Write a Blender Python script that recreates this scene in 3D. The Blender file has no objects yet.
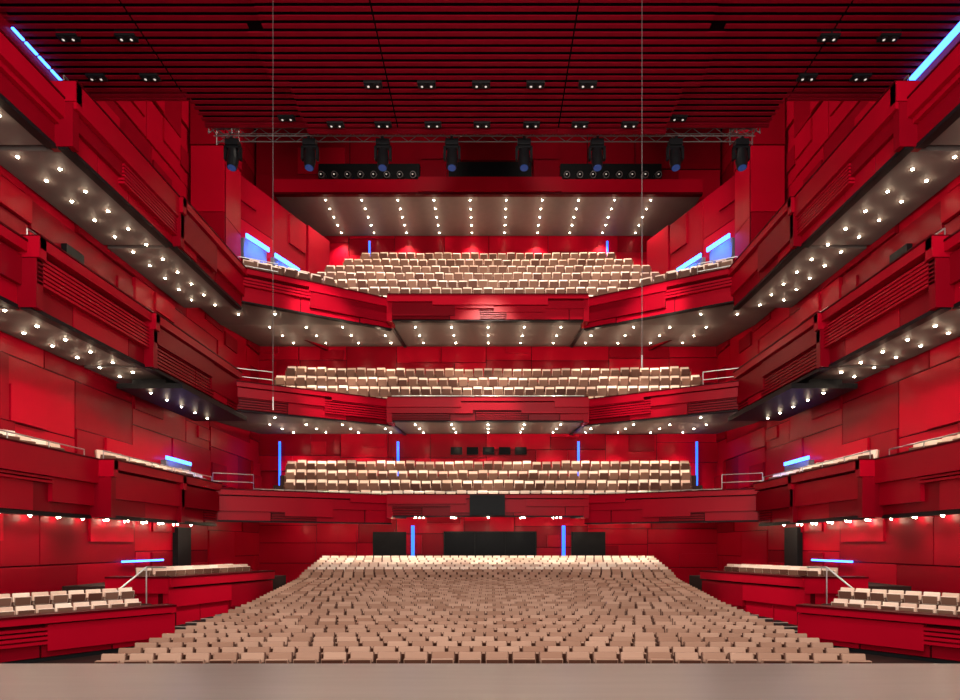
import bpy, bmesh, math, random
from mathutils import Vector, Matrix
S = bpy.context.scene
C = S.collection
PI = math.pi

# ------------------------------------------------------------------ materials
def mat(name, c1, c2=None, rough=.45, metal=0, scale=3.0, emit=None, estr=0, island=False, stretch=None, bump=0, spec=.5):
    m = bpy.data.materials.new(name); m.use_nodes = True
    nt = m.node_tree; N = nt.nodes; L = nt.links
    b = N['Principled BSDF']
    b.inputs['Roughness'].default_value = rough
    b.inputs['Metallic'].default_value = metal
    b.inputs['Specular IOR Level'].default_value = spec
    c2 = c2 or tuple(min(1, x*1.25) for x in c1)
    mix = N.new('ShaderNodeMix'); mix.data_type = 'RGBA'
    mix.inputs['A'].default_value = (*c1, 1); mix.inputs['B'].default_value = (*c2, 1)
    if island:
        g = N.new('ShaderNodeNewGeometry'); oi = N.new('ShaderNodeObjectInfo')
        ad = N.new('ShaderNodeMath'); ad.operation = 'ADD'
        fr = N.new('ShaderNodeMath'); fr.operation = 'FRACT'
        L.new(g.outputs['Random Per Island'], ad.inputs[0]); L.new(oi.outputs['Random'], ad.inputs[1])
        L.new(ad.outputs[0], fr.inputs[0]); L.new(fr.outputs[0], mix.inputs['Factor'])
    else:
        tc = N.new('ShaderNodeTexCoord'); mp = N.new('ShaderNodeMapping'); nz = N.new('ShaderNodeTexNoise')
        if stretch: mp.inputs['Scale'].default_value = stretch
        nz.inputs['Scale'].default_value = scale; nz.inputs['Detail'].default_value = 4
        L.new(tc.outputs['Object'], mp.inputs['Vector']); L.new(mp.outputs[0], nz.inputs['Vector'])
        L.new(nz.outputs['Fac'], mix.inputs['Factor'])
        if bump:
            bp = N.new('ShaderNodeBump'); bp.inputs['Strength'].default_value = bump; bp.inputs['Distance'].default_value = .02
            L.new(nz.outputs['Fac'], bp.inputs['Height']); L.new(bp.outputs[0], b.inputs['Normal'])
    L.new(mix.outputs['Result'], b.inputs['Base Color'])
    if emit:
        b.inputs['Emission Color'].default_value = (*emit, 1); b.inputs['Emission Strength'].default_value = estr
    return m
M = {}
M['red'] = mat('red_lacquer_panel', (.37, .0012, .013), (.47, .0018, .018), .32, scale=.8, spec=.08)
M['red2'] = mat('deep_red_lacquer_panel', (.21, .0008, .008), (.29, .0012, .011), .32, scale=.8, spec=.08)
M['dred'] = mat('dark_red_panel', (.055, .0006, .003), (.09, .001, .004), .45, scale=.8, spec=.05)
M['slat'] = mat('ceiling_slat_red', (.20, .002, .011), (.28, .003, .015), .5, spec=.05)
M['backing'] = mat('dark_void', (.005, .001, .0015), (.008, .002, .003), .8, spec=.03)
M['soffit'] = mat('grey_soffit_plaster', (.125, .107, .10), (.155, .132, .125), .6, spec=.25)
M['niche'] = mat('grey_blue_catch_panel', (.13, .13, .15), (.17, .17, .19), .6, spec=.2)  # grey panels added on the red walls to catch the blue light
M['black'] = mat('black_paint', (.006, .006, .007), (.012, .012, .014), .5, spec=.15)
M['glass'] = mat('dark_glass', (.003, .003, .004), (.006, .006, .008), .3, spec=.06)
M['steel'] = mat('brushed_steel', (.45, .42, .4), (.6, .57, .55), .35, metal=.9)
M['alu'] = mat('dull_aluminium', (.13, .115, .115), (.21, .19, .19), .5, metal=.6)
M['stage'] = mat('stage_floor_wood', (.24, .207, .187), (.32, .28, .255), .30, scale=1.0, stretch=(.6, 6, 1), spec=.4)
M['carpet'] = mat('dark_auditorium_floor', (.018, .007, .006), (.032, .013, .011), .8, spec=.2)
M['step'] = mat('black_step', (.008, .006, .006), (.013, .011, .011), .6, spec=.2)
M['nosing'] = mat('pale_step_nosing', (.42, .36, .32), None, .5)
M['fab'] = mat('brown_pink_upholstery', (.33, .175, .12), (.52, .315, .23), .85, island=True, spec=.2)
M['wood'] = mat('seat_shell_wood', (.07, .022, .013), (.13, .05, .031), .5, island=True, spec=.25)
M['cream'] = mat('cream_upholstery', (.70, .49, .39), (1.0, .85, .73), .85, island=True, spec=.2)
M['pinkwood'] = mat('balcony_seat_shell', (.12, .043, .028), (.30, .155, .105), .6, island=True, spec=.3)
M['lamp'] = mat('lamp_glow', (1, .9, .75), None, .4, emit=(1, .84, .6), estr=60)
M['lamp'].cycles.emission_sampling = 'NONE'
M['softlamp'] = mat('lantern_lens', (.6, .6, .6), None, .2, emit=(1, .85, .75), estr=.35)
M['glintlens'] = mat('dark_lens_blue_glint', (.02, .03, .06), None, .2, emit=(.05, .15, .6), estr=.2)  # faint emission stands in for a blue glint on the lens
M['blue'] = mat('blue_led', (.02, .06, .6), None, .4, emit=(.015, .12, 1), estr=2.8)
M['bluewhite'] = mat('bright_blue_led', (.05, .1, .7), None, .4, emit=(.045, .19, 1), estr=6)

# ------------------------------------------------------------------ helpers
class MB:
    def __init__(s): s.v = []; s.f = []; s.m = []
    def add(s, vs, fs, mi=0):
        k = len(s.v); s.v += [tuple(p) for p in vs]
        for f in fs: s.f.append([i+k for i in f]); s.m.append(mi)
    def hexa(s, p, mi=0):
        s.add(p, [(0,3,2,1),(4,5,6,7),(0,1,5,4),(1,2,6,5),(2,3,7,6),(3,0,4,7)], mi)
    def box(s, x0, x1, y0, y1, z0, z1, mi=0, T=None):
        if x0 > x1: x0, x1 = x1, x0
        if y0 > y1: y0, y1 = y1, y0
        p = [(x0,y0,z0),(x1,y0,z0),(x1,y1,z0),(x0,y1,z0),(x0,y0,z1),(x1,y0,z1),(x1,y1,z1),(x0,y1,z1)]
        if T is not None: p = [T @ Vector(q) for q in p]
        s.hexa(p, mi)
    def fbox(s, o, u, n, w0, w1, z0, z1, d0, d1, mi=0):
        P = lambda w, d, z: (o[0]+u[0]*w+n[0]*d, o[1]+u[1]*w+n[1]*d, z)
        s.hexa([P(w0,d0,z0),P(w1,d0,z0),P(w1,d1,z0),P(w0,d1,z0),P(w0,d0,z1),P(w1,d0,z1),P(w1,d1,z1),P(w0,d1,z1)], mi)
    def prism(s, poly, z0, z1, mi=0):
        n = len(poly)
        s.add([(x,y,z0) for x,y in poly]+[(x,y,z1) for x,y in poly],
              [tuple(range(n))[::-1], tuple(range(n,2*n))]+[(i,(i+1)%n,(i+1)%n+n,i+n) for i in range(n)], mi)
    def tube(s, a, b, r, n=8, mi=0, r2=None):
        a = Vector(a); b = Vector(b); r2 = r if r2 is None else r2
        d = (b-a).normalized(); x = d.orthogonal().normalized(); y = d.cross(x)
        vs = []
        for p, q in ((a, r), (b, r2)):
            for i in range(n):
                t = 2*PI*i/n; vs.append(p+(x*math.cos(t)+y*math.sin(t))*q)
        s.add(vs, [tuple(range(n))[::-1], tuple(range(n,2*n))]+[(i,(i+1)%n,(i+1)%n+n,i+n) for i in range(n)], mi)
    def dome(s, c, r, zs, n=10, mi=0):       # hemisphere pointing down
        vs = []; fs = []
        for j in range(3):
            t = j*PI/6
            for i in range(n):
                a = 2*PI*i/n; vs.append((c[0]+r*math.cos(t)*math.cos(a), c[1]+r*math.cos(t)*math.sin(a), c[2]-zs*math.sin(t)))
        vs.append((c[0], c[1], c[2]-zs))
        for j in range(2):
            for i in range(n): fs.append((j*n+i, j*n+(i+1)%n, (j+1)*n+(i+1)%n, (j+1)*n+i))
        for i in range(n): fs.append((2*n+i, 2*n+(i+1)%n, 3*n))
        s.add(vs, fs, mi)
    def mesh(s, name, mats, off=(0,0,0), bevel=0):
        me = bpy.data.meshes.new(name)
        me.from_pydata([(a-off[0], b-off[1], c-off[2]) for a,b,c in s.v], [], s.f)
        for m in mats: me.materials.append(M[m])
        me.polygons.foreach_set('material_index', s.m)
        bm = bmesh.new(); bm.from_mesh(me)
        if bevel:
            bmesh.ops.bevel(bm, geom=list(bm.edges), offset=bevel, segments=2, affect='EDGES', profile=.6)
        bmesh.ops.recalc_face_normals(bm, faces=bm.faces)
        bm.to_mesh(me); bm.free(); me.update()
        return me
    def build(s, name, mats, parent=None, bevel=0):
        if parent is not None:
            r = parent
            while r.parent: r = r.parent
            off = tuple(r.location)
        else:
            xs = [p[0] for p in s.v]; ys = [p[1] for p in s.v]; zs = [p[2] for p in s.v]
            off = ((min(xs)+max(xs))/2, (min(ys)+max(ys))/2, min(zs))
        o = bpy.data.objects.new(name, s.mesh(name, mats, off, bevel)); C.objects.link(o)
        if parent is not None: o.parent = parent
        else: o.location = off
        return o
def tag(o, label, cat, group=None, kind=None):
    o['label'] = label; o['category'] = cat
    if group: o['group'] = group
    if kind: o['kind'] = kind
    return o
def struct(o): o['kind'] = 'structure'; return o
def thing(name, label, cat, loc, group=None):
    o = bpy.data.objects.new(name, None); o.empty_display_size = .2; o.location = loc; C.objects.link(o)
    bpy.context.view_layer.update()
    return tag(o, label, cat, group)
def dup(root, loc, rz, label):
    r = root.copy(); C.objects.link(r); r.location = loc; r.rotation_euler = (0,0,rz); r['label'] = label
    for ch in root.children:
        c = ch.copy(); C.objects.link(c); c.parent = r
        for g in ch.children:
            d = g.copy(); C.objects.link(d); d.parent = c
    return r
ONES = 'zeroth first second third fourth fifth sixth seventh eighth ninth tenth eleventh twelfth thirteenth fourteenth fifteenth sixteenth seventeenth eighteenth nineteenth'.split()
def nth(n):
    if n < 20: return ONES[n]
    t = {2:'twent', 3:'thirt', 4:'fort', 5:'fift'}[n//10]
    return t+'ieth' if n % 10 == 0 else {2:'twenty',3:'thirty',4:'forty',5:'fifty'}[n//10]+'-'+ONES[n % 10]
SIDE = {-1: 'left', 1: 'right'}
JR = random.Random(99)

def split(w0, w1, z0, z1, cw, ch, rnd):
    w = w1-w0; h = z1-z0
    if w > cw*1.9 and (w/cw > h/ch or h < ch*1.6):
        k = w0+w*rnd.uniform(.35, .65); return split(w0,k,z0,z1,cw,ch,rnd)+split(k,w1,z0,z1,cw,ch,rnd)
    if h > ch*1.7:
        k = z0+h*rnd.uniform(.35, .65); return split(w0,w1,z0,k,cw,ch,rnd)+split(w0,w1,k,z1,cw,ch,rnd)
    return [(w0,w1,z0,z1)]
def ribs(mb, o, u, n, w0, w1, z0, z1, d, mi=0, pitch=.11):
    k = max(2, int((z1-z0)/pitch)); p = (z1-z0)/k
    for i in range(k): mb.fbox(o,u,n,w0,w1,z0+i*p+.02,z0+(i+1)*p-.02,-.02,d,mi)
PM = ['red','dred','red2']
def panels(mb, p0, p1, z0, z1, n, seed, cw=2.2, ch=1.1, d=(.04,.16), prib=.0, th=.15, pal=(0,0,2)):
    rnd = random.Random(seed)
    L = math.dist(p0, p1); u = ((p1[0]-p0[0])/L, (p1[1]-p0[1])/L)
    mb.fbox(p0,u,n,0,L,z0,z1,-th,0,1)
    for (a,b,c,e) in split(0,L,z0,z1,cw,ch,rnd):
        dd = rnd.choice((d[0], d[0], (d[0]+d[1])/2, d[1]))
        if rnd.random() < prib: ribs(mb,p0,u,n,a+.02,b-.02,c,e,dd)
        else:
            mb.fbox(p0,u,n,a+.02,b-.02,c+.02,e-.02,-.02,dd,rnd.choice(pal))
            if (b-a) > 1.6 and (e-c) > .9 and rnd.random() < .5:      # second, smaller overlapping panel
                x = rnd.choice((a+.03, a+(b-a)*.45)); y = rnd.choice((c+.03, c+(e-c)*.4))
                mb.fbox(p0,u,n,x,x+(b-a)*.5,y,y+(e-c)*.55,dd-.02,dd+.08,rnd.choice((0,2)))
def fascia(mb, p0, p1, z0, z1, n, seed, prib=.25, led=.09):
    rnd = random.Random(seed)
    L = math.dist(p0, p1); u = ((p1[0]-p0[0])/L, (p1[1]-p0[1])/L); h = z1-z0
    mb.fbox(p0,u,n,0,L,z0,z1,-.2,0,1)
    def segs(a, b):
        w = 0; out = []
        while w < L-.01:
            e = w+rnd.uniform(a, b)
            if L-e < a*.7: e = L
            out.append((w,e)); w = e
        return out
    for (w,e) in segs(1.2,3.0):           # lower recessed panels
        if rnd.random() < prib: ribs(mb,p0,u,n,w+.02,e-.02,z0+.03,z0+h*.5,.10,2,.10)
        else: mb.fbox(p0,u,n,w+.02,e-.02,z0+.03,z0+h*.5,-.02,rnd.choice((.02,.08)),rnd.choice((0,2)))
    prev = None
    for (w,e) in segs(1.8,4.2):           # middle band, stepped lower edge
        a = z0+h*rnd.choice([q for q in (.18,.32,.46) if q != prev]); prev = round((a-z0)/h,2)
        if rnd.random() < prib*.5: ribs(mb,p0,u,n,w,e,a,z1-h*.24,.20,0,.10)
        else: mb.fbox(p0,u,n,w,e,a,z1-h*.20,-.02,rnd.choice((.14,.20)),rnd.choice((0,0,2)))
    for (w,e) in segs(2.0,4.6):           # top band, stepped
        a = z1-h*rnd.choice((.16,.16,.28,.42))
        mb.fbox(p0,u,n,w,e,a,z1,-.02,.28,0)
    mb.fbox(p0,u,n,0,L,z1,z1+.05,-.22,.30,1)
    mb.fbox(p0,u,n,0,L,z0-led,z0+.01,-.2,.05,3)
FM = ['red','dred','red2','black']
def handrail(mb, pts, z, h=.22, r=.02):
    for a, b in zip(pts[:-1], pts[1:]):
        mb.tube((*a,z+h),(*b,z+h),r,6)
        L = math.dist(a,b); k = max(1, int(L/1.3))
        for i in range(k+1):
            x = a[0]+(b[0]-a[0])*i/k; y = a[1]+(b[1]-a[1])*i/k
            mb.tube((x,y,z),(x,y,z+h),r*.75,6)

# ------------------------------------------------------------------ camera: on the stage, levelled, lens shifted up
cd = bpy.data.cameras.new('camera'); cam = bpy.data.objects.new('camera', cd); C.objects.link(cam)
cam.location = (.1, 0, 1.6); cam.rotation_euler = (PI/2, 0, 0)
cd.sensor_width = 36; cd.lens = 22.5; cd.shift_x = -10/960; cd.shift_y = 195/960; cd.clip_end = 200
S.camera = cam
W = 13.2     # half width of the hall

# ------------------------------------------------------------------ room shell
b = MB(); b.box(-15,15,-4,8.1,-.3,0); b.box(-15,15,7.9,8.0,-1.4,-.3); struct(b.build('floor_stage', ['stage']))
b = MB(); b.box(-W,W,8.1,36.6,-1.5,-1.1); struct(b.build('floor', ['carpet']))
for s in (-1,1):
    b = MB(); panels(b,(s*W,7),(s*W,36.5),-1.1,25,(-s,0),11,2.6,1.25,(.02,.13),0)
    struct(b.build('wall_'+SIDE[s], PM))
b = MB()
panels(b,(-W,34.5),(W,34.5),-1.1,13.2,(0,-1),21,2.4,1.2,(.02,.08)); struct(b.build('wall_back', PM))
b = MB(); panels(b,(-W,36.5),(W,36.5),13.2,25,(0,-1),22,3,2,(.02,.08)); struct(b.build('wall_back_upper', PM))
b = MB(); b.box(-W,W,19,36.6,25,25.2); struct(b.build('ceiling_upper', ['backing']))
# slatted canopy ceiling: flat fields of dense slats, the middle one lower with a stepped edge
b = MB()
ZC = 16.0; DC = -.22
b.box(-W,W,6,19.4,ZC+.22,ZC+.3,1); b.box(-9.7,9.7,19.4,20.7,ZC+.22,ZC+.3,1)
b.box(-6.1,6.1,6,20.7,ZC+.15+DC,ZC+.18+DC,1)
y = 6.2; k = 0
while y < 20.55:
    ea = (6.12, 6.6)[(k//8) % 2]
    if y < 19.3:
        for (x0,x1,dz) in ((-W,-9.74,.0),(-9.68,-ea-.03,.0),(-ea,-3.06,DC),(-3.01,2.4,DC),(2.45,ea,DC),(ea+.03,9.68,0),(9.74,W,.0)):
            b.box(x0,x1,y,y+.13,ZC+dz,ZC+dz+.03,0)
    else:
        for (x0,x1,dz) in ((-9.65,-6.2,0),(-6.17,-3.06,DC),(-3.01,2.4,DC),(2.45,6.1,DC),(6.13,9.65,0)):
            b.box(x0,x1,y,y+.13,ZC+dz,ZC+dz+.03,0)
    y += .26; k += 1
b.box(-6.15,6.15,20.6,20.7,ZC+DC-.01,ZC+.4,0); b.box(-9.7,-6.15,20.6,20.7,ZC-.01,ZC+.4,0); b.box(6.15,9.7,20.6,20.7,ZC-.01,ZC+.4,0)
b.box(-W,-9.7,19.35,19.45,ZC-.01,ZC+.4,0); b.box(9.7,W,19.35,19.45,ZC-.01,ZC+.4,0)
struct(b.build('ceiling', ['slat','backing']))

# ------------------------------------------------------------------ downlights
DLM = None
def spotdata(e, size=2.3):
    l = bpy.data.lights.new('downlight_lamp', 'SPOT'); l.energy = e; l.color = (1,.83,.63); l.spot_size = size; l.spot_blend = .8; l.shadow_soft_size = .1; return l
spots = {'low': spotdata(62), 'side': spotdata(115), 'rear': spotdata(540,1.9), 'gallery': spotdata(600,1.9)}
def halodata(e):
    l = bpy.data.lights.new('downlight_spill', 'POINT'); l.energy = e; l.color = (1,.76,.53); l.shadow_soft_size = .05; return l
halos = {'side': (halodata(2.2),.17), 'rear': (halodata(9),.5), 'wall': (halodata(13),.6), 'gallery': (halodata(3),.3)}
def downlight(x, y, z, label, group, lamp='rear', zone='rear', zs=1):
    global DLM
    if DLM is None:
        b = MB(); b.tube((0,0,0),(0,0,-.018),.07,14,0,.06); b.dome((0,0,-.018),.042,.032,12,1)
        DLM = b.mesh('downlight', ['steel','lamp'])
    o = bpy.data.objects.new('downlight', DLM); o.location = (x,y,z); o.scale = (1,1,zs); C.objects.link(o)
    tag(o, label, 'downlight', group)
    if lamp:
        o = bpy.data.objects.new('downlight_lamp', spots[lamp]); o.location = (x,y,z-.14); C.objects.link(o)
    o = bpy.data.objects.new('downlight_spill', halos[zone][0]); o.location = (x,y-.02,z-halos[zone][1]); C.objects.link(o)

# ------------------------------------------------------------------ seats (scaled to the hall)
def smat(K): return Matrix.Diagonal((K[0],K[1],K[1],1))
def seat_parts(fab, wood, K, f0=.08):
    sm = smat(K)
    tilt = sm @ Matrix.Translation((0,.12,.40)) @ Matrix.Rotation(-.2, 4, 'X')
    out = []
    b = MB(); b.box(-.264,.264,.025,.06,-.05,.60,0,tilt)
    if f0 > .1: b.box(-.25,.25,-.045,.025,-.02,f0-.01,0,tilt)
    out.append(b.mesh('back_shell',[wood],(0,0,0),.008))
    b = MB(); b.box(-.25,.25,-.06,.025,f0,.595,0,tilt); out.append(b.mesh('backrest',[fab],(0,0,0),.02))
    fold = sm @ Matrix.Translation((0,-.02,.49)) @ Matrix.Rotation(math.radians(-72), 4, 'X')
    b = MB(); b.box(-.24,.24,-.36,.02,-.0,.07,0,fold); b.box(-.24,.24,-.38,.015,-.04,0,1,fold); out.append(b.mesh('seat',[fab,wood],(0,0,0),.01))
    for sx in (-1,1):
        b = MB(); b.box(sx*.26,sx*.279,-.30,.12,.60,.635,0,sm)
        b.box(sx*.265,sx*.276,-.06,.06,.0,.61,0,sm); out.append(b.mesh('armrest',[wood],(0,0,0),0))
    return out
def seat_proto(name, label, cat, group, fab, wood, loc, rz, K, f0=.08):
    th = thing(name, label, cat, loc, group); th.rotation_euler = (0,0,rz)
    for me in seat_parts(fab, wood, K, f0):
        o = bpy.data.objects.new(me.name.split('.')[0], me); C.objects.link(o); o.parent = th
    return th
def simple_seat(mb, loc, rz, K, mi=0, f0=.08):
    T = Matrix.Translation(loc) @ Matrix.Rotation(rz,4,'Z') @ smat(K)
    tilt = T @ Matrix.Translation((0,.12,.40)) @ Matrix.Rotation(-.2,4,'X')
    mb.box(-.264,.264,.025,.06,-.05,.60,1+mi,tilt)
    mb.box(-.238,.238,-.06,.025,f0,.595,mi,tilt)
    if f0 > .1: mb.box(-.238,.238,-.045,.025,-.02,f0-.01,1+mi,tilt)
    fold = T @ Matrix.Translation((0,-.02,.45)) @ Matrix.Rotation(math.radians(-72),4,'X')
    mb.box(-.23,.23,-.36,.02,-.04,.06,1+mi,fold)
    for sx in (-1,1): mb.box(sx*.264,sx*.277,-.22,.12,0,.63,1+mi,T)
KB = (.94,.88)
BSEAT = None
def theatre_seat(loc, rz, lab, group):
    global BSEAT
    if BSEAT is None:
        m0 = MB(); simple_seat(m0,(0,0,0),0,KB,0,.16); BSEAT = m0.mesh('theatre_seat', ['cream','pinkwood'])
    o = bpy.data.objects.new('theatre_seat', BSEAT); o.location = loc; o.rotation_euler = (0,0,rz); o.scale = (JR.uniform(.96,1),1,JR.uniform(.97,1.05)); C.objects.link(o)
    return tag(o, lab, 'theatre seat', group)
def rowpos(Y, hw, sag, pitch, fit=False, odd=0):
    n = int(2*hw/pitch)
    if n % 2 != odd: n -= 1
    if fit: pitch = 2*hw/n           # the row fills its width exactly, so the row ends line up
    return [((i-(n-1)/2)*pitch, Y-sag*(((i-(n-1)/2)*pitch)/10)**2, math.atan(-2*sag*((i-(n-1)/2)*pitch)/100)) for i in range(n)]
def terraces(mb, rows, sag, zb, front=.4, back=.5):
    n = 24
    for k, (Y,z,hw) in enumerate(rows):
        Y1 = rows[k+1][0]-front if k+1 < len(rows) else Y+back
        hh = hw+.1
        top = []
        for i in range(n+1):
            x = -hh+2*hh*i/n; q = sag*(x/10)**2
            top += [(x,Y-front-q,z),(x,Y1-q,z),(x,Y-front-q,zb),(x,Y1-q,zb)]
        fs = []
        for i in range(n):
            a = 4*i; c = a+4
            fs += [(a,c,c+1,a+1),(a,a+2,c+2,c),(a+1,c+1,c+3,a+3)]
        fs += [(0,1,3,2),(4*n,4*n+2,4*n+3,4*n+1)]
        mb.add(top, fs, 0)
def lerp(x, pts):
    for (a,p),(c,q) in zip(pts[:-1],pts[1:]):
        if x <= c: return p+(q-p)*(x-a)/(c-a)
    return pts[-1][1]

# ------------------------------------------------------------------ side balconies
TN = {1:'lowest', 2:'middle', 3:'top'}
TIER = {1: dict(xf=11.7, z0=2.5, z1=4.2, cut=(8.0,18.4,22.6,25.8), st=(.46,.0,-.0), dz=(0,0,-.0), xl=(12.45,12.9), y0=15.3, dy=1.1),
        2: dict(xf=10.85, z0=7.35, z1=9.0, cut=(8.0,14.4,19.2,25.8), st=(.40,.12,0), dz=(-.14,0,.0), xl=(11.75,12.5), y0=13.6, dy=1.05),
        3: dict(xf=10.6, z0=11.8, z1=13.4, cut=(8.0,15.3,20.4,25.8), st=(.40,.12,0), dz=(-.46,0,0), xl=(11.55,12.3), y0=13.2, dy=1.02)}
SEC = ('section nearest the stage', 'stepped middle section', 'far section meeting the rear balcony')
def sec_x(d, y):
    for q in range(3):
        if y < d['cut'][q+1]: return d['xf']+d['st'][q]
    return d['xf']
for t, d in TIER.items():
    for s in (-1,1):
        z0 = d['z0']
        for q in range(3):
            x = d['xf']+d['st'][q]; y0, y1 = d['cut'][q], d['cut'][q+1]; z1 = d['z1']+d['dz'][q]
            th = thing('side_balcony', 'red panelled %s %s side balcony, %s' % (TN[t], SIDE[s], SEC[q]), 'balcony', (s*(x+1), (y0+y1)/2, z0-.1))
            b = MB(); fascia(b,(s*x,y0),(s*x,y1),z0,z1,(-s,0),t*10+q,(.4,.25,.25)[q])
            if q:      # square end facing the stage
                xa = d['xf']+d['st'][q-1]+.05
                if xa-x < .1: xa = x+.25
                b.box(s*(x-.28),s*(xa+.1),y0-.04,y0+.2,z1-.5,z1+.0,0); b.box(s*(x-.20),s*(xa+.1),y0-.03,y0+.2,z0-.05,z1-.52,2)
            b.build('fascia', FM, th)
            b = MB(); b.box(s*(x+.15),s*(W-.16),y0+(.22 if q else .02),y1,z0,z0+.45); b.build('soffit_slab', ['soffit'], th)
            b = MB(); b.box(s*(x+.21),s*(x+.26),y0+.3,y1,z0+.45,z1+.02); b.build('parapet_lining', ['dred'], th)
            b = MB(); handrail(b,[(s*(x+.12),y0+.1),(s*(x+.12),y1-.1)],z1+.05,.26 if t == 1 else .2,.022); b.build('handrail', ['steel'], th)
            if t == 2 and q == 2:
                b = MB(); b.box(s*(x-.5), s*12.6, 20.4, 25.8, z0-.42, z0-.25); b.box(s*(x+.3), s*12.3, 20.8, 25.8, z0-.25, z0); b.build('lower_soffit', ['black'], th)
            if t == 1:
                b = MB(); b.box(s*(x+.28),s*(W-.16),y0+.3,y1,z0+.46,3.72); b.build('seating_platform', ['carpet'], th)
        if t == 1:
            k = 0; y = 13.6
            while y < 25.5:
                if abs(y-18.4) > .4:
                    k += 1
                    theatre_seat((s*(sec_x(d,y)+.47),y,3.74),-s*math.radians(60),'pale seat top behind the lowest %s side rail, %s from the stage' % (SIDE[s],nth(k)),'pale seats along the lowest side balconies')
                y += .56
        for q, xl in enumerate(d['xl']):
            k = 0
            while True:
                y = d['y0']+(k+.5*q)*d['dy']
                if y > 25.7: break
                low = t == 2 and y > 20.5 and xl < 12.4
                if not (t == 2 and y > 20.5 and xl >= 12.4) and not (q == 0 and min(abs(y-c) for c in d['cut']) < .25 and xl-sec_x(d,y-.3) < .8):
                    downlight(s*xl, y, z0-(.42 if low else 0), 'small downlight under the %s %s side balcony, %s from the stage in the %s line' % (TN[t], SIDE[s], nth(k+1), ('inner','outer')[q]), 'downlights under the side balconies', ('low' if t == 1 else 'side') if q == 0 else None, 'side', 2.2 if t == 1 else 1)
                k += 1

# stalls: one continuous rake that steepens towards the back
HW = [(9,5.8),(12.8,6.05),(16.4,6.45),(19.3,6.95),(24,7.75),(27,8.3),(33,8.9)]
rows = []
Y = 9.15
while Y < 32.6:
    K = (lerp(Y,[(9,.70),(21,.72),(26,.78),(33,.80)]), lerp(Y,[(9,.52),(21,.58),(26,.74),(33,.78)]))
    top = -.06+.26*min(1,(Y-9.25)/16)+ (0 if Y < 25.2 else .118*(Y-25.2))
    rows.append((Y, top-.96*K[1], lerp(Y,HW), K))
    Y += lerp(Y,[(9,.48),(21,.55),(26,.74),(33,.78)])
STS = .5; KP = (.70,.52)
b = MB(); terraces(b, [r[:3] for r in rows], STS, -1.12, .24); struct(b.build('floor_stalls', ['carpet']))
cnt = 0; stuff = MB(); proto = None
for r, (Y,z,hw,K) in enumerate(rows):
    for k, (x,y,rz) in enumerate(rowpos(Y, hw, STS, .563*(K[0] if r > 9 else KP[0]), True, r % 2)):
        if cnt < 300:
            lab = 'brown pink stalls seat, %s from left in the %s row from the stage' % (nth(k+1), nth(r+1))
            if proto is None: proto = seat_proto('stalls_seat', lab, 'theatre seat', 'folding stalls seats in rows facing the stage', 'fab', 'wood', (x,y,z), rz, KP, .30)
            else: dup(proto, (x,y,z), rz, lab)
            cnt += 1
        else: simple_seat(stuff, (x,y,z), rz, (K[0] if r > 9 else KP[0],K[1]), 2 if Y > 28 else 0, .30)
tag(stuff.build('stalls_seating', ['fab','wood','cream','pinkwood']), 'distant rear rows of brown pink stalls seats below the lowest balcony', 'theatre seats', kind='stuff')

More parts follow.
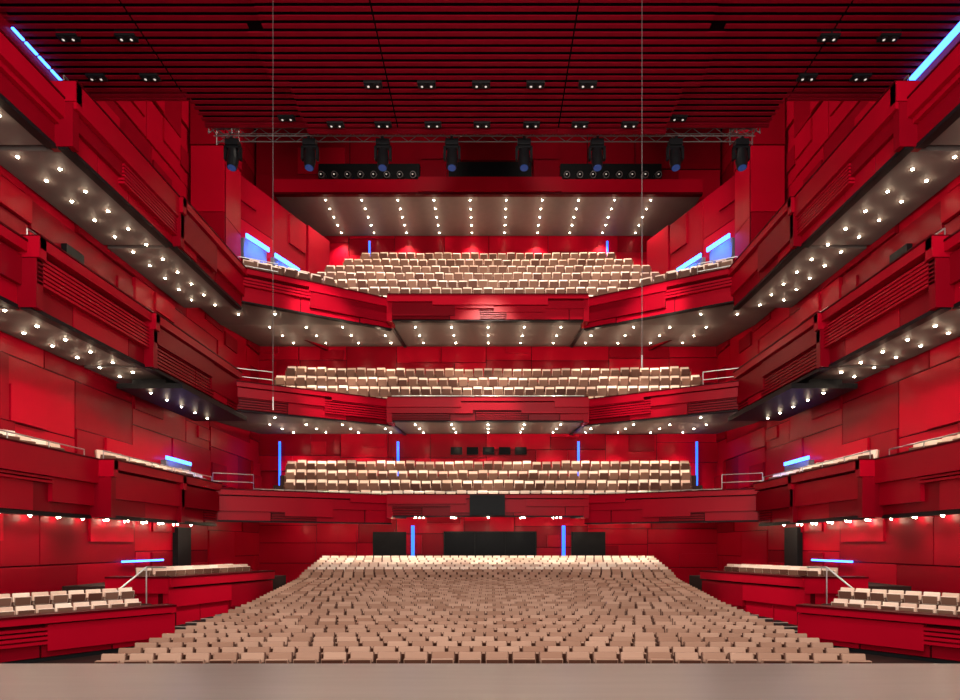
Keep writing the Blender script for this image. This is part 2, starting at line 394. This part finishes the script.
# ------------------------------------------------------------------ rear balconies
RB = {1: dict(zs=3.0, z0=2.97, za=2.65, z1=3.95, f0=3.42, n=4, rise=.62, pt=.92, sag=.35, hw=[10.7,10.8,10.9,10.9], ind=(0,1), yb=34.3, up=.2),
      2: dict(zs=7.55, z0=7.5, za=7.42, z1=8.55, f0=8.10, n=4, rise=.74, pt=.92, sag=.35, hw=[11.0,11.2,11.2,11.2], ind=(0,1), yb=34.3, up=.4),
      3: dict(zs=12.35, z0=12.3, za=12.1, z1=13.4, f0=13.15, n=7, rise=.77, pt=.85, sag=.15, hw=[10.9,10.5,10.1,9.6,9.0,8.3,7.6], ind=(1,2,3), yb=34.3, up=.6)}
bstuff = MB(); bcnt = 0
for t, d in RB.items():
    xf = TIER[t]['xf']; z0 = d['z0']; z1 = d['z1']; zs = d['zs']
    th = thing('rear_balcony', 'wide red fronted %s rear balcony with raked rows of cream seats' % TN[t], 'balcony', (0,31,zs-.2))
    b = MB()
    for s in (-1,1):
        p0 = (s*xf,25.85); p1 = (s*4.7,29.2); L = math.dist(p0,p1)
        n = (-(p1[1]-p0[1])/L, (p1[0]-p0[0])/L)
        if n[1] > 0: n = (-n[0],-n[1])
        fascia(b,p0,p1,d['za'],z1+.03,n,t*7+3,.3,.04)
        b.box(s*4.55,s*4.8,28.45,29.4,z0-.08,z1+.02,0)
    fascia(b,(-4.75,28.6),(4.75,28.6),z0-.0,z1+.02,(0,-1),t*7+1,.3,.03)
    b.build('fascia', FM, th)
    zr = lambda y: zs+d['up']*max(0,(y-29.3)/(d['yb']-29.3))
    b = MB(); b.prism([(-xf-.1,26.1),(-4.7,29.3),(-4.6,28.8),(4.6,28.8),(4.7,29.3),(xf+.1,26.1),(W-.16,26.1),(W-.16,29.3),(-W+.16,29.3),(-W+.16,26.1)],zs,zs+.3)
    a, c = -W+.16, W-.16; e = d['yb']; zu = zr(e)
    b.hexa([(a,29.3,zs),(c,29.3,zs),(c,e,zu),(a,e,zu),(a,29.3,zs+.1),(c,29.3,zs+.1),(c,e,zu+.1),(a,e,zu+.1)])
    if t == 3: b.box(a,c,34.6,36.3,13.4,13.7)
    b.build('soffit_slab', ['soffit'], th)
    b = MB()           # dark edged ledges framing the centre section of the soffit
    for s in (-1,1):
        b.hexa([(s*4.66,28.95,zs-.10),(s*4.82,28.95,zs-.10),(s*4.82,e-.1,zu-.10),(s*4.66,e-.1,zu-.10),(s*4.66,28.95,zs+.02),(s*4.82,28.95,zs+.02),(s*4.82,e-.1,zu+.02),(s*4.66,e-.1,zu+.02)])
    b.build('soffit_trim', ['black'], th)
    rws = [(29.8+d['pt']*i, d['f0']+d['rise']*i, d['hw'][i]) for i in range(d['n'])]
    b = MB(); terraces(b, rws, d['sag'], zs+d['up']+.11, .45, .6); b.build('seating_terrace', ['carpet'], th)
    b = MB()
    for s in (-1,1):
        handrail(b,[(s*(xf+.3),26.2),(s*(xf-1.2),26.9)],z1+.05,.75); handrail(b,[(s*(xf+.3),26.2),(s*(xf-1.2),26.9)],z1+.05,.4)
        handrail(b,[(s*(xf-1.2),26.9),(s*4.7,29.45)],z1+.05,.12)
    handrail(b,[(-4.6,28.75),(4.6,28.75)],z1+.07,.12)
    b.build('handrail', ['steel'], th)
    for r, (Y,z,hw) in enumerate(rws):
        for k, (x,y,rz) in enumerate(rowpos(Y, hw, d['sag'], .562*KB[0], False, r % 2)):
            if r in d['ind'] and bcnt < 276:
                theatre_seat((x,y,z),rz,'cream seat, %s from left in the %s row of the %s rear balcony' % (nth(k+1), nth(r+1), TN[t]),'cream seats on the rear balconies'); bcnt += 1
            else: simple_seat(bstuff, (x,y,z), rz, (KB[0]*JR.uniform(.95,1),KB[1]*JR.uniform(.96,1.05)), 0, .16)
    if t == 3:      # angled wing seats stepping towards the side walls
        b = MB()
        for s in (-1,1):
            for j,(a0,a1,zz,cn) in enumerate((((7.6,28.75),(10.75,27.0),d['f0']+.45,7),((8.8,28.95),(10.8,27.85),d['f0']+.85,5))):
                Lw = math.dist(a0,a1); uw = ((a1[0]-a0[0])/Lw,(a1[1]-a0[1])/Lw); nw = (uw[1],-uw[0])
                if nw[1] > 0: nw = (-nw[0],-nw[1])
                P = lambda w,dd: (s*(a0[0]+uw[0]*w+nw[0]*dd), a0[1]+uw[1]*w+nw[1]*dd)
                b.prism([P(-.3,.3),P(Lw+.25,.3),P(Lw+.25,-.35),P(-.3,-.35)],zs+.3,zz)
                for i in range(cn):
                    p = P(Lw*i/(cn-1),0)
                    theatre_seat((p[0],p[1],zz),s*math.atan2(nw[0],-nw[1]),'cream seat, %s outward in the %s row of the %s top balcony wing' % (nth(i+1),('front','back')[j],SIDE[s]),'cream wing seats on the top rear balcony')
        b.build('wing_platform', ['carpet'], th)
    for j, yy in enumerate((29.7,31.5,33.3)):
        for i in range(13):
            x = -10.8+1.8*i
            downlight(x, yy, zr(yy), 'small downlight under the %s rear balcony, %s from left in the %s line' % (TN[t], nth(i+1), ('front','middle','rear')[j]), 'downlights under the rear balconies', 'rear' if (i+j)%2 == 0 and not (t == 1 and j == 2) else None, 'wall' if j == 2 else 'rear', 2 if t == 1 else 1)
    for s in (-1,1):
        for i,(x,yy) in enumerate(((12.3,26.7),(11.6,27.9),(9.9,27.9))):
            downlight(s*x, yy, zs, 'small downlight in the %s corner under the %s rear balcony, %s of three' % (SIDE[s], TN[t], nth(i+1)), 'downlights under the rear balconies', None, 'side')
tag(bstuff.build('balcony_seating', ['cream','pinkwood']), 'remaining rows of cream seats on the three rear balconies', 'theatre seats', kind='stuff')

# ------------------------------------------------------------------ upper rear: towers, angled walls, lighting gallery
PA, PB = (11.75,27.9), (9.2,34.4)
fw = lambda y: PA[0]+(PB[0]-PA[0])*(y-PA[1])/(PB[1]-PA[1])
for s in (-1,1):
    b = MB(); p0 = (s*PA[0],PA[1]); p1 = (s*PB[0],PB[1]); L = math.dist(p0,p1); u = ((p1[0]-p0[0])/L,(p1[1]-p0[1])/L); n = (-s*(p1[1]-p0[1])/L, -abs(p1[0]-p0[0])/L)
    panels(b,p0,p1,12.75,19.0,n,31,1.5,1.9,(.03,.24),pal=(2,2,0))
    for (w0,w1,z0,z1) in ((.25,1.75,15.1,15.98),(2.2,3.9,15.3,15.93)): b.fbox(p0,u,n,w0,w1,z0,z1,0,.27,3)
    struct(b.build('wall_angled_'+SIDE[s], PM+['niche']))
    b = MB(); panels(b,(s*13.0,26.3),(s*11.5,26.3),12.75,24.9,(0,-1),33,1.2,2.4,(.02,.12),0,.1,(2,0))
    b.box(s*11.5,s*13.0,26.35,27.9,12.75,24.9,2); panels(b,(s*11.5,26.3),(s*11.5,27.9),12.75,24.9,(-s,0),34,1.4,2.6,(.02,.10),0,.1,(2,0))
    struct(b.build('wall_tower_'+SIDE[s], PM))
    b = MB(); b.box(s*(W-.24),s*(W-.02),24.2,26.2,4.35,5.04); struct(b.build('wall_niche_'+SIDE[s], ['niche']))
th = thing('lighting_gallery', 'red boxed lighting gallery over the top balcony with black slots', 'gallery', (0,33,20.3))
b = MB(); b.box(-11.4,11.4,31.9,32.1,20.3,21.05,0); b.box(-11.4,11.4,31.86,32.1,20.22,20.34,1); b.box(-3.7,3.9,31.8,31.9,20.36,21.12,0); b.build('fascia', ['red','dred'], th)
b = MB(); b.box(-11.4,11.4,32.1,36.3,20.3,20.6); b.build('soffit_slab', ['soffit'], th)
b = MB(); panels(b,(-W+.2,33.6),(W-.2,33.6),20.6,24.95,(0,-1),43,3.2,2.2,(.01,.06)); b.build('back_panel', ['red2','backing','red'], th)
for (x0,x1,z0,z1) in ((-9.4,-3.8,21.0,22.7),(-2.2,2.4,21.0,22.8),(4.0,9.6,21.0,22.7)):
    b = MB(); b.box(x0,x1,33.2,33.5,z0,z1); b.build('lamp_slot', ['black'], th)
b = MB()
for (x0,x1) in ((-3.7,-2.3),(2.5,3.9)): b.box(x0,x1,33.1,33.5,20.95,22.9,0)
b.box(-3.7,3.9,33.1,33.5,22.85,24.6,0); b.build('raised_centre_panel', ['red2'], th)
for j in range(5):
    for i in range(10):
        downlight(-8.8+1.955*i, 32.5+.85*j, 20.3, 'small downlight under the lighting gallery, %s from left in the %s line' % (nth(i+1), nth(j+1)), 'downlights under the lighting gallery', 'gallery' if (i+j)%2 == 0 else None, 'gallery')
lp = None
for (x0,x1,w) in ((-9.1,-4.1,'left'),(4.3,9.3,'right')):
    for i in range(8):
        x = x0+(x1-x0)*i/7; zl = 21.35
        lab = 'small black stage lantern in the %s slot of the gallery, %s from left' % (w, nth(i+1))
        if lp is None:
            lp = thing('stage_lantern', lab, 'stage light', (x,32.9,zl), 'stage lanterns in the lighting gallery')
            b = MB(); b.box(x-.2,x-.17,32.88,32.95,zl,zl+.55); b.box(x+.17,x+.2,32.88,32.95,zl,zl+.55); b.box(x-.2,x+.2,32.88,32.95,zl-.72,zl+.04); b.build('bracket',['black'],lp)
            b = MB(); b.tube((x,32.7,zl+.45),(x,33.15,zl+.62),.17,12); bd = b.build('body',['alu'],lp)
            b = MB(); b.tube((x,32.69,zl+.445),(x,32.72,zl+.455),.13,12); b.build('lens',['glass'],bd)
            b = MB(); b.dome((x-.02,32.69,zl+.47),.05,.05,8); b.build('bulb',['softlamp'],bd)
        else: dup(lp,(x,32.9,zl),0,lab)

# ------------------------------------------------------------------ truss + moving heads
YT = 21.2; ZT = 15.95
th = thing('lighting_truss', 'long horizontal aluminium lighting truss hung below the slatted ceiling edge', 'truss', (0,YT,ZT))
b = MB(); x0, x1 = -9.6, 9.4
for (dy,dz) in ((-.15,0),(.15,0),(-.15,.28),(.15,.28)):
    b = MB(); b.tube((x0,YT+dy,ZT+dz),(x1,YT+dy,ZT+dz),.02,6); b.build('chord_tube',['alu'],th)
k = int((x1-x0)/.4)
for dy in (-.15,.15):
    b = MB()
    for i in range(k):
        a = x0+i*.4; za, zb_ = (0,.28) if i % 2 else (.28,0)
        b.tube((a,YT+dy,ZT+za),(a+.4,YT+dy,ZT+zb_),.012,5)
    b.build('bracing',['alu'],th)
for s,xc in ((-1,-9.3),(1,9.1)):
    b = MB()
    for dx in (-.4,.4):
        for dy in (-.3,.3): b.tube((xc+dx,YT+dy,ZT-.02),(xc+dx,YT+dy,ZT+.55),.022,6)
    for z in (ZT+.32,ZT+.55):
        for dx in (-.4,.4): b.tube((xc+dx,YT-.3,z),(xc+dx,YT+.3,z),.02,6)
        for dy in (-.3,.3): b.tube((xc-.4,YT+dy,z),(xc+.4,YT+dy,z),.02,6)
    for dy in (-.3,.3): b.tube((xc-.4,YT+dy,ZT),(xc+.4,YT+dy,ZT+.55),.018,6); b.tube((xc+.4,YT+dy,ZT),(xc-.4,YT+dy,ZT+.55),.018,6)
    b.build('end_frame',['alu'],th)
for x in (-9.3,-4.5,0,4.5,9.1):
    b = MB(); b.tube((x,YT,ZT+.28),(x,YT,25.0),.012,5); b.build('suspension_cable',['black'],th)
mp_ = None
for i, px in enumerate((233,310,383,452,524,597,675,741)):
    x = (px-490)*YT/600+.1; lab = 'black moving head stage light hanging from the truss, %s from left' % nth(i+1)
    if mp_ is None:
        z = ZT-.03
        mp_ = thing('moving_head_light', lab, 'stage light', (x,YT,z-1.1), 'moving head lights on the truss')
        b = MB(); b.box(x-.23,x+.23,YT-.16,YT+.16,z-.26,z-.05); b.box(x-.05,x+.05,YT-.18,YT+.18,z-.06,z+.015); b.build('base',['black'],mp_,.012)
        b = MB(); b.box(x-.3,x-.22,YT-.08,YT+.08,z-.72,z-.27); b.box(x+.22,x+.3,YT-.08,YT+.08,z-.72,z-.27); b.box(x-.3,x+.3,YT-.08,YT+.08,z-.33,z-.26); b.build('yoke',['black'],mp_)
        b = MB(); b.tube((x,YT,z-.38),(x,YT-.04,z-.75),.17,14,0,.21); b.tube((x,YT-.04,z-.75),(x,YT-.10,z-1.05),.21,14,0,.17); hd = b.build('head',['black'],mp_)
        b = MB(); b.tube((x,YT-.10,z-1.05),(x,YT-.105,z-1.075),.14,14); b.build('lens',['glintlens'],hd)
    else: dup(mp_,(x,YT,ZT-.03-1.1),0,lab)

# ceiling twin spotlights
cp = None
for (Yr, xs, row) in ((17.0,(-11.85,-10.2,9.7,11.4),'front'),(18.45,(-12.0,-10.35,-3.5,-1.85,-.17,1.5,3.1,9.85,11.5),'middle'),(20.2,(-6.75,-5.1,-3.5,-1.82,-.17,1.5,3.13,4.8,6.45),'rear')):
    for i, x in enumerate(xs):
        lab = 'black twin spotlight in the slatted ceiling, %s from left in the %s row' % (nth(i+1), row)
        zz = ZC+(DC if abs(x) < 6.1 else .0)
        if cp is None:
            cp = thing('ceiling_spotlight', lab, 'spotlight', (x,Yr,zz-.06), 'twin spotlights in the slatted ceiling')
            b = MB(); b.box(x-.28,x+.28,Yr-.13,Yr+.13,zz-.06,zz+.12); b.build('housing',['black'],cp,.02)
            for dx in (-.14,.14):
                b = MB(); b.tube((x+dx,Yr,zz-.06),(x+dx,Yr,zz-.09),.1,14); lm = b.build('lamp',['black'],cp)
                b = MB(); b.dome((x+dx,Yr,zz-.088),.04,.025,8); b.build('lens',['softlamp'],lm)
        else: dup(cp,(x,Yr,zz-.06),0,lab)

# ------------------------------------------------------------------ stalls side boxes, steps, rails
cproto = None; KX = (.68,.56)
for s in (-1,1):
    A0 = (12.6,10.9); A1 = (8.5,16.2); L = math.dist(A0,A1)
    u = ((A1[0]-A0[0])/L,(A1[1]-A0[1])/L); n = (-u[1],u[0])
    if n[1] > 0: n = (-n[0],-n[1])
    m = lambda p: (s*p[0], p[1])
    th = thing('seating_box', 'low red panelled seating box beside the front stalls on the %s, nearest the stage' % SIDE[s], 'seating box', (s*11,14.5,-1.1))
    b = MB(); fascia(b,m(A0),m(A1),-1.02,-.04,(s*n[0],n[1]),51,.1); b.build('fascia',FM,th)
    b = MB(); b.prism([m(A0),m(A1),m((9.7,17.7)),m((12.95,17.7)),m((12.95,10.9))],-1.1,-.38)
    q0 = (A0[0]-n[0]*.85,A0[1]-n[1]*.85); q1 = (A1[0]-n[0]*.85,A1[1]-n[1]*.85)
    f = (12.95-q1[0])/(q0[0]-q1[0]); qa = (12.95, q1[1]+(q0[1]-q1[1])*f)
    b.prism([m(qa),m(q1),m((9.9,17.65)),m((12.95,17.65))],-.38,-.12); b.build('platform',['carpet'],th)
    B0 = (9.7,18.0); B1 = (8.25,22.6); LB = math.dist(B0,B1); ub = ((B1[0]-B0[0])/LB,(B1[1]-B0[1])/LB); nb = (-ub[1],ub[0])
    if nb[0] > 0: nb = (-nb[0],-nb[1])
    th = thing('seating_box', 'raised red panelled seating box beside the rear stalls on the %s, behind the stair rail' % SIDE[s], 'seating box', (s*11,21,-1.1))
    b = MB(); fascia(b,m(B0),m(B1),-1.02,.60,(s*nb[0],nb[1]),55,0); fascia(b,m((9.5,18.2)),m((11.4,18.2)),-1.02,.60,(0,-1),56,0); b.build('fascia',FM,th)
    b = MB(); b.prism([m((9.75,18.3)),m((8.4,22.6)),m((8.4,25)),m((12.95,25)),m((12.95,18.3))],-1.1,0.34); b.build('platform',['carpet'],th)
    def put(p, rz, z, lab):
        global cproto
        if cproto is None: cproto = seat_proto('box_seat', lab, 'theatre seat', 'pale seats in the stalls side boxes', 'cream', 'pinkwood', (s*p[0],p[1],z), rz, KX)
        else: dup(cproto,(s*p[0],p[1],z),rz,lab)
    ra = math.atan2(-n[0],-n[1])*.95
    for r, (off,z,cn,w0) in enumerate(((.40,-.38,15,.5),(1.1,-.12,14,1.0))):
        for k in range(cn):
            w = w0+.386*k
            p = (A0[0]+u[0]*w-n[0]*off, A0[1]+u[1]*w-n[1]*off)
            if p[0] > 12.55: continue
            put(p, s*-ra, z, 'pale seat in the %s box near the stage, %s along the %s row' % (SIDE[s], nth(k+1), ('front','back')[r]))
    rb = math.atan2(-nb[0],-nb[1])*.7
    for r, (off,z) in enumerate(((.55,0.34),(1.2,0.34))):
        for k in range(11):
            w = .4+.38*k
            p = (B0[0]+ub[0]*w-nb[0]*off, B0[1]+ub[1]*w-nb[1]*off)
            put(p, s*-rb, z, 'pale seat in the raised %s box beside the stalls, %s along the %s row' % (SIDE[s], nth(k+1), ('front','back')[r]))
    th = thing('stair_rail', 'pale steel stair handrail between the two %s seating boxes' % SIDE[s], 'handrail', (s*10.2,17.5,-.12))
    b = MB(); b.tube((s*10.7,16.9,.05),(s*9.95,17.55,.95),.028,8); b.tube((s*9.95,17.55,.95),(s*9.4,17.6,.95),.028,8); b.build('rail',['steel'],th)
    for (x,y,z) in ((10.7,16.9,.05),(9.95,17.55,.95)):
        b = MB(); b.tube((s*x,y,-.12),(s*x,y,z),.02,8); b.build('post',['steel'],th)
    # dark side steps between the stalls and the boxes
    b = MB()
    for i in range(24):
        y = 10.4+.62*i; z = -1.06+.014*i+.03*max(0,i-10); w = lerp(y,HW)-.02
        x1 = 8.45 if y < 17 else lerp(y,[(17,9.3),(18,9.4),(22.6,8.1),(30,8.1)])
        if y < 15.6: x1 = min(w+1.6+max(0,(y-12))*.3, 8.3)
        if x1-w < .25: x1 = w+.25
        b.box(s*w,s*x1,y,y+.62,-1.12,z,0); b.box(s*w,s*x1,y-.012,y+.05,z-.014,z+.008,1)
    struct(b.build('floor_side_steps_'+SIDE[s],['step','nosing']))

# ------------------------------------------------------------------ doors / windows (dark openings)
dn = 0
def opening(kind, x0,x1,y0,y1,z0,z1):
    global dn; dn += 1
    b = MB(); b.box(x0,x1,y0,y1,z0,z1,0)
    struct(b.build('%s_%d' % (kind,dn), ['black']))
for s in (-1,1):
    opening('door', s*(W-.25),s*W,25.1,26.2,-1.0,2.35)
    opening('door', s*(W-.25),s*W,18.5,19.3,7.8,10.9)
    opening('door', s*(W-.25),s*W,24.2,25.2,7.8,10.6)
opening('door',-6.6,-4.7,34.3,34.45,-1,2.35); opening('door',4.75,6.7,34.3,34.45,-1,2.35)
b = MB(); b.box(-2.55,2.75,34.3,34.45,.7,2.35,0)
for x in (-2.55,-.8,.95,2.7): b.box(x,x+.06,34.26,34.45,.7,2.35,1)
b.box(-2.55,2.75,34.26,34.45,2.3,2.38,1); struct(b.build('window_1',['glass','black']))
for i in range(5):
    x = -2.15+.92*i; b = MB(); b.box(x,x+.66,34.3,34.45,6.78,7.2); struct(b.build('window_%d' % (i+2),['glass']))

# monitor on the lowest balcony front
th = thing('monitor', 'black flat monitor mounted on the centre of the lowest balcony front', 'screen', (0,28.2,2.95))
b = MB(); b.box(-.85,.8,28.08,28.18,2.98,3.95); b.box(-.2,.15,28.16,28.30,3.2,3.7); cs = b.build('casing',['black'],th)
b = MB(); b.box(-.8,.75,28.06,28.085,3.03,3.9); b.build('screen',['glass'],cs)

# ------------------------------------------------------------------ blue LED strips
def led(x0,x1,y0,y1,z0,z1,label,m='blue'):
    b = MB(); b.box(x0,x1,y0,y1,z0,z1); tag(b.build('led_strip',[m]),label,'led light','blue led strips')
b = MB()
for (ya,yb) in ((16.6,17.0),(17.08,17.5),(17.58,18.0),(18.08,18.5)): b.box(-(W-.12),-(W-.05),ya,yb,ZC-.12,ZC-.07)
tag(b.build('led_strip',['bluewhite']),'thin broken blue strip light where the ceiling meets the left wall','led light','blue led strips')
led(W-.22,W-.05,16.2,18.7,ZC-.14,ZC-.05,'long bright blue strip light where the ceiling meets the right wall','bluewhite')
for s in (-1,1):
    L_ = SIDE[s]
    led(s*4.3-.09,s*4.3+.09,34.2,34.28,.2,2.7,'vertical blue strip beside the %s rear stalls doorway' % L_)
    led(s*5.15-.06,s*5.15+.06,34.2,34.28,5.4,7.5,'vertical blue strip on back wall of lowest balcony, %s of centre' % L_)
    led(s*11.9-.05,s*11.9+.05,34.2,34.28,5.0,7.5,'vertical blue strip in the far %s corner of the lowest balcony' % L_)
    led(s*7.2-.05,s*7.2+.05,36.3,36.38,18.2,20.0,'vertical blue strip on back wall of the top balcony, %s side' % L_)
    led(s*(W-.25),s*(W-.21),21.3,24.0,.97,1.04,'horizontal blue strip on the %s stalls wall above the raised box' % L_,'bluewhite')
    led(s*(W-.27),s*(W-.21),24.2,26.2,5.06,5.2,'blue glowing strip on %s wall above the lowest side balcony' % L_,'bluewhite')
    led(s*12.05,s*12.1,22.8,25.6,4.3,4.36,'thin blue strip behind the far end of the lowest %s side handrail' % L_,'bluewhite')
    for j,(ya,yb,zz) in enumerate(((28.1,29.5,16.0),(29.9,31.6,15.95))):
        b = MB(); p0 = (s*(fw(ya)-.36),ya); p1 = (s*(fw(yb)-.36),yb); Lx = math.dist(p0,p1); uu = ((p1[0]-p0[0])/Lx,(p1[1]-p0[1])/Lx)
        nn = (-s*.9,-.4)
        b.fbox(p0,uu,nn,0,Lx,zz,zz+.2,-.05,.03); st = b.build('led_strip',['bluewhite'])
        tag(st,'slanted blue strip on the %s angled wall by the top balcony, %s one' % (L_,('nearer','farther')[j]),'led light','blue led strips')

# hanging microphones on wires
for px, yb, nm in ((273,410,'left'),(642,368,'right')):
    x = (px-490)*14/600+.1; z = 1.6+(545-yb)*14/600
    th = thing('hanging_microphone','thin wire with small microphone hanging in front of %s balconies' % nm,'microphone',(x,14,z))
    b = MB(); b.tube((x,14,z+.28),(x,14,ZC+.3),.0065,6); b.build('wire',['alu'],th)
    b = MB(); b.tube((x,14,z),(x,14,z+.3),.02,8); b.build('microphone_body',['steel'],th)

# ------------------------------------------------------------------ light
def area(loc, size, sy, e, target, colr=(1,.92,.83)):  # unseen area fill, added to brighten the hall and the ceiling
    l = bpy.data.lights.new('unseen_fill_wash','AREA'); l.shape = 'RECTANGLE'; l.size = size; l.size_y = sy; l.energy = e; l.color = colr; l.specular_factor = .1
    o = bpy.data.objects.new('unseen_fill_wash',l); C.objects.link(o); o.location = loc
    o.rotation_euler = (Vector(target)-Vector(loc)).to_track_quat('-Z','Y').to_euler()
area((0,2,14.5),16,4,2300,(0,30,8))
area((0,-2,6),12,4,1000,(0,30,11))
area((0,-1,3),14,3,1200,(0,14,16))
def spotl(loc, target, e, size, colr=(1,.88,.74), blend=.8, nm='unseen_fill_spot'):  # unseen spots, added to brighten seats, walls and boxes
    l = bpy.data.lights.new(nm,'SPOT'); l.energy = e; l.color = colr; l.spot_size = size; l.spot_blend = blend; l.shadow_soft_size = .25; l.specular_factor = .3
    o = bpy.data.objects.new(nm,l); o.location = loc; C.objects.link(o)
    o.rotation_euler = (Vector(target)-Vector(loc)).to_track_quat('-Z','Y').to_euler()
for x in (-9,-4.5,0,4.5,9): spotl((x,25.5,24.6),(x*.9,30.6,15),7500,.95)
for x in (-7.6,0,7.6): spotl((x,20.3,15.4),(x*1.0,31.5,10),6800,.42); spotl((x,20.3,15.3),(x*.95,31.5,5),6600,.34)
for s in (-1,1):
    spotl((s*4,20.5,21),(s*13,24,19),2000,1.7); spotl((s*2,22,22),(s*10.5,29,19),1300,1.0); spotl((s*3,23,23.5),(s*5,33.4,22.4),1000,.8)
    spotl((-s*3,19.9,15.5),(s*9,19.8,-.3),12000,.24); spotl((-s*2,17.5,15.5),(s*10.6,14.6,-.4),6000,.34)
    for y in (28.8,30.8): spotl((s*(fw(y)-1.1),y-.4,16.3),(s*(fw(y)+.1),y+.1,15.0),1000,1.3,(.02,.12,1),.5,'blue_strip_spill')  # unseen blue spots added to give the strips their spill
    spotl((s*12.3,24.4,5.5),(s*13.1,25.3,4.7),140,1.9,(.02,.12,1),.5,'blue_strip_spill')
w = bpy.data.worlds.new('world'); S.world = w; w.use_nodes = True
w.node_tree.nodes['Background'].inputs[0].default_value = (1,.92,.85,1); w.node_tree.nodes['Background'].inputs[1].default_value = .06
S.view_settings.view_transform = 'Standard'; S.view_settings.look = 'None'
